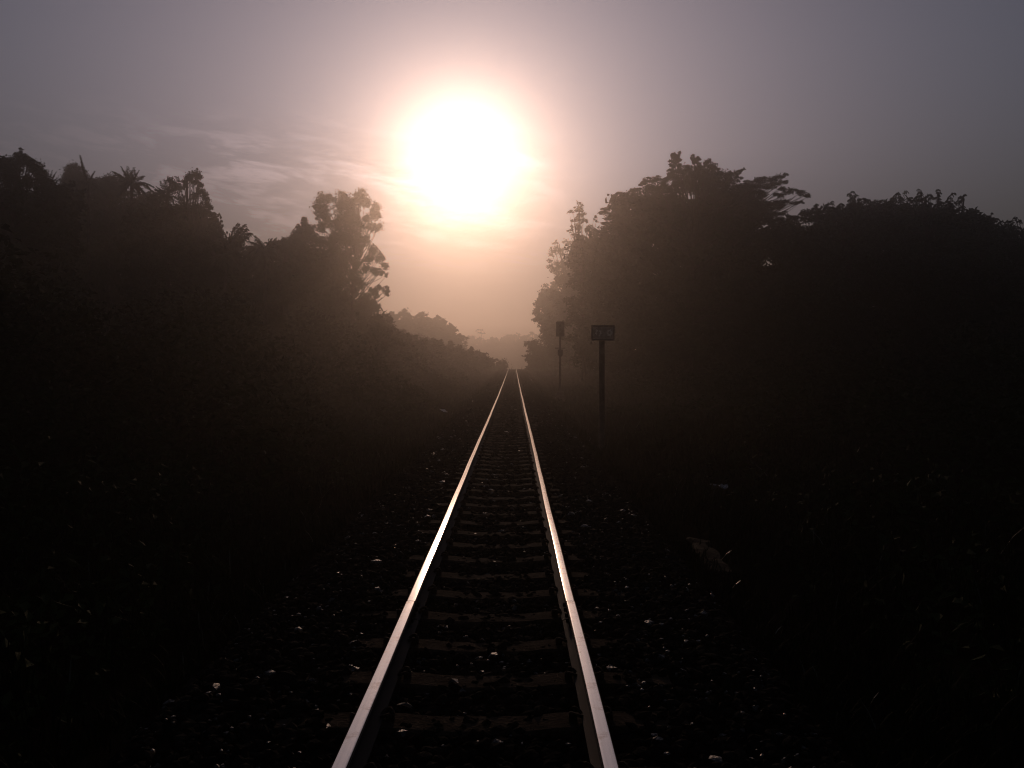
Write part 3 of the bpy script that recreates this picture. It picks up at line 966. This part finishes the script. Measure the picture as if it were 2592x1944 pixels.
wt = [('leaf-whorled tree with one tall wispy shoot, first beside the flat-topped tree', 60, [(1797, 441, 6), (1794, 449, 5), (1822, 443, 5), (1812, 449, 5), (1840, 415, 6), (1836, 424, 5), (1846, 424, 6), (1852, 428, 6), (1834, 434, 6), (1842, 436, 7), (1856, 436, 6), (1828, 449, 7), (1842, 450, 8), (1805, 456, 8), (1860, 446, 8)], (1785, 1870, 452, 800)),
      ('leaf-whorled tree with twin rounded peaks', 62, [(1872, 432, 7), (1880, 438, 6), (1891, 434, 8), (1900, 438, 7), (1912, 442, 8), (1926, 434, 6), (1935, 424, 7), (1930, 432, 7), (1942, 432, 7), (1955, 421, 7), (1948, 430, 7), (1962, 430, 7), (1970, 436, 6), (1885, 448, 9), (1925, 446, 9), (1950, 444, 9)], (1865, 1975, 448, 800)),
      ('tallest of the leaf-whorled trees, bearing upright tufts', 60, [(1987, 413, 5), (1988, 420, 6), (1982, 426, 6), (1996, 424, 6), (2004, 424, 7), (2010, 430, 7), (1978, 434, 6), (2027, 415, 4), (2028, 421, 3), (2022, 427, 6), (2030, 430, 5), (1990, 440, 9), (2012, 442, 9), (2028, 446, 8)], (1965, 2045, 446, 800)),
      ('leaf-whorled tree with a tuft leaning right', 58, [(2053, 430, 6), (2048, 438, 6), (2060, 440, 5), (2072, 432, 5), (2078, 426, 5), (2083, 422, 4), (2080, 435, 4), (2070, 440, 5), (2057, 447, 8), (2072, 450, 7), (2082, 448, 4), (2045, 452, 8), (2062, 460, 9), (2080, 466, 8)], (2035, 2100, 462, 800)),
      ('leaf-whorled tree sloping down beside the rightmost one', 57, [(2101, 459, 6), (2096, 466, 5), (2108, 466, 7), (2116, 468, 6), (2130, 469, 6), (2142, 461, 2), (2125, 478, 8), (2140, 474, 6), (2152, 474, 6), (2160, 480, 5), (2104, 478, 9), (2145, 486, 8)], (2085, 2165, 484, 800)),
      ('rightmost leaf-whorled tree at the picture edge', 55, [(2194, 472, 6), (2186, 478, 5), (2202, 480, 5), (2172, 490, 6), (2182, 494, 5), (2196, 490, 7), (2208, 496, 7), (2165, 500, 7), (2205, 510, 8), (2190, 508, 7), (2225, 500, 10), (2245, 490, 12), (2270, 500, 14)], (2160, 2330, 512, 800))]
for lab, d, lb, fl in wt:
    tree(lab, d, (fl[0] + fl[1]) / 2, lb, name='rubber_tree', group=WG, L=0.12, mode='whorl', mat=m_leaf2, jit=0.9, fill=[fl], fill_r=24, fill_L=0.34, copies=1, trunk_r=0.16)

# ------------------------------------------------------------------ undergrowth and grass (one mass each)
def fbm(x, y):
    return 0.5 + 0.22 * np.sin(x * 0.83 + y * 0.31) + 0.18 * np.sin(x * 1.9 - y * 0.77 + 1.0) + 0.12 * np.sin(x * 0.41 + y * 1.31 + 2.2)


def undergrowth(name, sgn, n, hfun, label, a0, a1):
    mb = MB()
    yv = 2.0 + (135 - 2.0) * rng.random(n) ** 1.7
    a = a0 + (a1 - a0) * rng.random(n) ** 0.9
    x = TX + sgn * a
    h = hfun(a) * np.clip(fbm(x, yv) * 1.5, 0.25, 1.25)
    z = ground_z(x, yv) + h * rng.random(n) ** 0.6
    L = 0.10 + 0.0022 * yv + 0.01 * a
    P = np.stack([x, yv, z], -1) + rng.normal(size=(n, 3)) * 0.06
    mb.leaves(leaf_quads(P, L, L * 0.5))
    return tag(link(name, mb.mesh(name, m_under)), label, 'undergrowth', kind='stuff')


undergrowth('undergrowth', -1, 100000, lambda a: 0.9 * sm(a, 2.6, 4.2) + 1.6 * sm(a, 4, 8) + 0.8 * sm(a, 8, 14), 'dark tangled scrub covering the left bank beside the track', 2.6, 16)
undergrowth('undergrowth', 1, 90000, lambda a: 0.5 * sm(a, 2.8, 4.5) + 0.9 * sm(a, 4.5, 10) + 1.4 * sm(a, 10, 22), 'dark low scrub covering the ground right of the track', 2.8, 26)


def grass(n):
    mb = MB()
    yv = 1.5 + 150 * rng.random(n) ** 2.6
    a = 1.75 + 5.8 * rng.random(n) ** 1.35
    sg = np.where(rng.random(n) < 0.5, -1, 1)
    x = TX + sg * a
    cl_ = fbm(x * 2.3, yv * 2.1)
    keep = cl_ > rng.uniform(0.15, 0.75, n)
    x, yv, a = x[keep], yv[keep], a[keep]
    n = len(x)
    z = ground_z(x, yv)
    h = rng.uniform(0.18, 0.5, n) * (0.35 + 0.65 * sm(a, 1.8, 3.2)) * (1 + 0.5 * sm(a, 3.5, 6) + 0.4 * sm(yv, 40, 90))
    th = rng.uniform(0, 2 * math.pi, n)
    bend = rng.uniform(0.15, 0.75, n) * h
    dx, dy = np.cos(th), np.sin(th)
    w = (0.0045 + 0.00030 * yv) * rng.uniform(0.8, 1.5, n)
    rows = []
    for u, ww in ((0, 1.0), (0.4, 0.85), (0.75, 0.55), (1.0, 0.08)):
        cx, cy_ = x + dx * bend * u * u, yv + dy * bend * u * u
        cz = z + h * (u - 0.22 * u * u * bend / h)
        rows.append(np.stack([cx - dy * w * ww, cy_ + dx * w * ww, cz], -1))
        rows.append(np.stack([cx + dy * w * ww, cy_ - dx * w * ww, cz], -1))
    V = np.stack(rows, 1)
    base = (np.arange(n) * 8)[:, None, None]
    q = np.array([(0, 1, 3, 2), (2, 3, 5, 4), (4, 5, 7, 6)])[None] + base
    mb.add(V, q.reshape(-1, 4))
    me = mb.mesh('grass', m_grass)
    me.materials.append(m_glint)
    glint = np.repeat(rng.random(n) < 0.008, 3).astype(np.int32)
    if len(glint) == len(me.polygons):
        me.polygons.foreach_set('material_index', glint)
    return tag(link('grass', me), 'rank dark grass edging the ballast on both sides', 'grass', kind='stuff')


grass(150000)

# ------------------------------------------------------------------ colour-light signal
sd = 49.5
sx = at(1210, 779, sd).x
sg = float(ground_z(sx, sd))
sig = empty('railway_signal', (sx, sd, sg - 0.05), 'slim railway signal post with tall backboard and crossbar right of the track', 'signal')
k_ = KPX * sd


def rel(py):
    return at(1210, py, sd).z - (sg - 0.05)


mb = MB()
mb.tube([(0, 0, 0), (0, 0, rel(735)), ], [0.062, 0.055], 12)
mb.tube([(0, 0, rel(735) - 0.02), (0, 0, rel(700))], [0.05, 0.045], 12)
link('mast', mb.mesh('mast', m_paint, smooth=False), sig)
mb = MB()
hw = 9 * k_
zt_, zb = rel(694.5), rel(727)
# backboard with rounded upper corners, slightly proud of the lamp units
n = 7
outl = [(-hw, zb), (hw, zb)] + [(hw - 0.06 + 0.06 * math.cos(a), zt_ - 0.06 + 0.06 * math.sin(a)) for a in np.linspace(0, math.pi / 2, n)] + \
       [(-hw + 0.06 + 0.06 * math.cos(a), zt_ - 0.06 + 0.06 * math.sin(a)) for a in np.linspace(math.pi / 2, math.pi, n)]
V = [(x, -0.10, z) for x, z in outl] + [(x, -0.085, z) for x, z in outl] + [(0, -0.10, (zt_ + zb) / 2), (0, -0.085, (zt_ + zb) / 2)]
m_ = len(outl)
q = [(i, (i + 1) % m_, m_ + (i + 1) % m_, m_ + i) for i in range(m_)]
t = [(2 * m_, (i + 1) % m_, i) for i in range(m_)] + [(2 * m_ + 1, m_ + i, m_ + (i + 1) % m_) for i in range(m_)]
mb.add(V, q, t)
mb.box((-0.11, -0.083, zb + 0.03), (0.11, 0.05, zt_ - 0.05), 0.02)
head = link('signal_head', mb.mesh('signal_head', m_paint), sig)
for i in range(3):
    zc = zb + 0.16 + i * 0.22
    mb = MB()
    mb.tube([(0, -0.103, zc), (0, -0.118, zc)], [0.075, 0.06], 16)
    link('lens', mb.mesh('lens', m_lens), head)
    mb = MB()
    aa = np.linspace(-0.15, math.pi + 0.15, 12)
    V = []
    for yy_, rr in ((-0.10, 0.085), (-0.24, 0.08)):
        for r2 in (rr, rr - 0.006):
            V += [(r2 * math.cos(a), yy_, zc + r2 * math.sin(a)) for a in aa]
    q = []
    for i2 in range(11):
        q += [(i2, i2 + 1, 24 + i2 + 1, 24 + i2), (12 + i2, 36 + i2, 36 + i2 + 1, 12 + i2 + 1), (24 + i2, 24 + i2 + 1, 36 + i2 + 1, 36 + i2), (i2, 12 + i2, 12 + i2 + 1, i2 + 1)]
    mb.add(V, q)
    link('hood', mb.mesh('hood', m_paint), head)
mb = MB()
zc = rel(752)
mb.tube([(-11 * k_, -0.02, zc), (11 * k_, -0.02, zc)], [0.024, 0.024], 8)
mb.box((-0.075, -0.09, zc - 0.03), (0.075, -0.05, zc + 0.03), 0.008)
link('crossbar', mb.mesh('crossbar', m_paint), sig)
mb = MB()
mb.box((-5.5 * k_, -0.22, rel(767)), (5.5 * k_, -0.06, rel(755)), 0.015)
mb.add([(-0.12, -0.2, rel(767)), (0.12, -0.2, rel(767)), (0.12, -0.07, rel(767)), (-0.12, -0.07, rel(767)), (-0.06, -0.15, rel(771)), (0.06, -0.15, rel(771)), (0.06, -0.06, rel(771)), (-0.06, -0.06, rel(771))],
       [(4, 7, 6, 5), (0, 1, 5, 4), (1, 2, 6, 5), (2, 3, 7, 6), (3, 0, 4, 7)])
link('junction_box', mb.mesh('junction_box', m_paint), sig)
mb = MB()
mb.box((-0.27, -0.27, -0.15), (0.27, 0.27, 0.30), 0.03)
mb.box((-0.22, -0.20, 0.297), (0.22, 0.20, 0.62), 0.025)
link('base_block', mb.mesh('base_block', m_post), sig)

# ------------------------------------------------------------------ lineside board
bd = 21.2
bxp = at(1300, 779, bd).x
bgz = float(ground_z(bxp, bd))
brd = empty('lineside_sign', (bxp, bd, bgz - 0.05), 'rectangular lineside board with two worn marks on a thick post', 'sign')
kb = KPX * bd


def relb(py):
    return at(1300, py, bd).z - (bgz - 0.05)


mb = MB()
mb.box((-0.066, -0.05, -0.3), (0.066, 0.05, relb(728)), 0.012)
link('post', mb.mesh('post', m_post), brd)
mb = MB()
xl, xr = (1276.5 - 1300) * kb, (1326.5 - 1300) * kb
mb.box((xl, -0.085, relb(735.8)), (xr, -0.052, relb(702.5)), 0.006)
bo = link('board', mb.mesh('board', m_board), brd)
mb = MB()
zt_, zb = relb(702.5), relb(735.8)
for (x0, x1, z0, z1) in ((xl, xr, zt_ - 0.035, zt_), (xl, xr, zb, zb + 0.03), (xl, xl + 0.028, zb + 0.032, zt_ - 0.037), (xr - 0.028, xr, zb + 0.032, zt_ - 0.037)):
    mb.box((x0, -0.097, z0), (x1, -0.0875, z1), 0.002)
link('frame', mb.mesh('frame', m_paint), brd).parent = bo
for cxm, shape in ((xl + 0.30 * (xr - xl), 0), (xl + 0.78 * (xr - xl), 1)):
    mb = MB()
    zm = (zt_ + zb) / 2 - 0.0
    nseg = 18
    for i in range(nseg):
        a0_, a1_ = i / nseg * 2 * math.pi, (i + 1) / nseg * 2 * math.pi
        if shape == 0 and i in (3, 4, 11, 12, 13):
            continue
        ro = 0.085 + 0.012 * math.sin(i * 2.3 + shape)
        ri = 0.045 + 0.008 * math.cos(i * 1.7)
        if shape == 1:
            ro *= 0.92
            ri *= 0.75
        V = []
        for yy_ in (-0.0915, -0.0865):
            V += [(cxm + 0.8 * ro * math.cos(a0_), yy_, zm + ro * math.sin(a0_)), (cxm + 0.8 * ro * math.cos(a1_), yy_, zm + ro * math.sin(a1_)),
                  (cxm + 0.8 * ri * math.cos(a1_), yy_, zm + ri * math.sin(a1_)), (cxm + 0.8 * ri * math.cos(a0_), yy_, zm + ri * math.sin(a0_))]
        mb.add(V, [(0, 1, 2, 3), (7, 6, 5, 4), (0, 4, 5, 1), (2, 6, 7, 3)])
    link('worn_mark', mb.mesh('worn_mark', m_worn), bo)


# ------------------------------------------------------------------ small things on the ground
def scrap(name, label, cat, px, py, d, w, h, mat, tilt, rz, rough=0.18, lift=0.02):
    p = at(px, py, d)
    n = 7
    u, v = np.meshgrid(np.linspace(-0.5, 0.5, n), np.linspace(-0.5, 0.5, n))
    z = (np.sin(u * 7 + 1) * np.cos(v * 6) * 0.5 + rng.normal(size=u.shape) * 0.35) * rough * w * 0.5
    V = np.stack([u * w * (1 + 0.15 * v), v * h, z], -1).reshape(-1, 3)
    ii_ = np.arange(n * n).reshape(n, n)
    q = np.stack([ii_[:-1, :-1], ii_[:-1, 1:], ii_[1:, 1:], ii_[1:, :-1]], -1).reshape(-1, 4)
    mb = MB()
    mb.add(np.vstack([V, V - np.array([0, 0, 0.002])]), np.vstack([q, q[:, ::-1] + n * n]))
    o = link(name, mb.mesh(name, mat, smooth=True))
    o.rotation_euler = (tilt, 0.1, rz)
    o.location = p
    return tag(o, label, cat)


scrap('paper_scrap', 'pale lozenge of waste paper in the scrub left of the track', 'litter', 959, 887, 37.0, 0.26, 0.30, m_paper, 0.35, 0.7, 0.08)
scrap('paper_scrap', 'tiny pale scrap between the rails, farther of two', 'litter', 1113.5, 885, 32.7, 0.09, 0.10, m_paper, 0.3, 0.2)
scrap('paper_scrap', 'small pale scrap between the rails, nearer of two', 'litter', 1095, 932.5, 22.4, 0.10, 0.11, m_paper, 0.2, 0.9)
scrap('plastic_bag', 'flattened shiny plastic bag lying in grass right of the track', 'litter', 1556, 1050, 15.4, 0.32, 0.20, m_plastic, 0.1, 0.2, 0.35)

# old timber lying beside the ballast
tp0, tp1 = at(1524, 1262, 9.2), at(1500, 1200, 10.2)
mb = MB()
n = 12
yy_ = np.linspace(-0.75, 0.75, n)
rows = []
for i, y_ in enumerate(yy_):
    j = rng.normal(size=(8, 2)) * 0.006
    w = 0.115 + (0.02 * math.sin(i * 1.3))
    ch = -0.05 if i in (8, 9) else 0.0
    rows.append([(-w + j[0, 0], y_, 0.0), (w + j[1, 0], y_, 0.0), (w + ch + j[2, 0], y_, 0.10 + j[2, 1]), (w - 0.02 + ch, y_, 0.125 + j[3, 1]), (-w + 0.02, y_, 0.125 + j[4, 1]), (-w + j[5, 0], y_, 0.10 + j[5, 1])])
V = np.array(rows)
V[0, :, 1] += rng.uniform(-0.05, 0.03, 6)
V[-1, :, 1] += rng.uniform(-0.09, 0.05, 6)
q = []
for i in range(n - 1):
    for j in range(6):
        a, b = i * 6 + j, i * 6 + (j + 1) % 6
        q.append((a, b, b + 6, a + 6))
for base in (0, (n - 1) * 6):
    q += [(base, base + 1, base + 2, base + 5), (base + 2, base + 3, base + 4, base + 5)]
mb.add(V, q)
tb = link('timber', mb.mesh('timber', m_timber))
tb.location = (float((tp0.x + tp1.x) / 2), 9.3, float(ground_z((tp0.x + tp1.x) / 2, 9.3)) + 0.0)
tb.rotation_euler = (0.02, 0.12, -0.05)
tag(tb, 'old split timber lying at the edge of the ballast on the right', 'timber')

# two thin dark stakes on the crest where the rails vanish
for lab, px, hh, tilt in (('tiny dark stake at the crest, above the left-hand rail', 1105, 0.42, 0.12), ('tiny dark stake at the crest, right of the rails', 1127, 0.40, 0.05)):
    p = at(px, 797, 146)
    zz = float(ballast_z(abs(p.x - TX), 146)) - 0.05
    mb = MB()
    mb.tube([(0, 0, 0), (tilt * 0.3, 0, hh * 0.5), (tilt, 0, hh + 0.15)], [0.06, 0.055, 0.03], 6)
    o = link('stake', mb.mesh('stake', m_paint), None, (p.x, 146, zz))
    tag(o, lab, 'stake', 'stakes at the crest')

# ------------------------------------------------------------------ morning haze
HAZE = 0.0040
mb = MB()
mb.box((-275, -75, -7.0), (275, 445, 19.0))
hm = bpy.data.materials.new('haze')
hm.use_nodes = True
t = hm.node_tree
t.nodes.clear()
pv = N(t, 'ShaderNodeVolumePrincipled')
pv.inputs['Color'].default_value = (0.95, 0.87, 0.81, 1)
pv.inputs['Density'].default_value = HAZE
pv.inputs['Anisotropy'].default_value = 0.93
ou = N(t, 'ShaderNodeOutputMaterial')
t.links.new(pv.outputs[0], ou.inputs['Volume'])
ho = link('haze', mb.mesh('haze', hm))
tag(ho, 'warm morning haze filling the cutting', 'haze', kind='stuff')
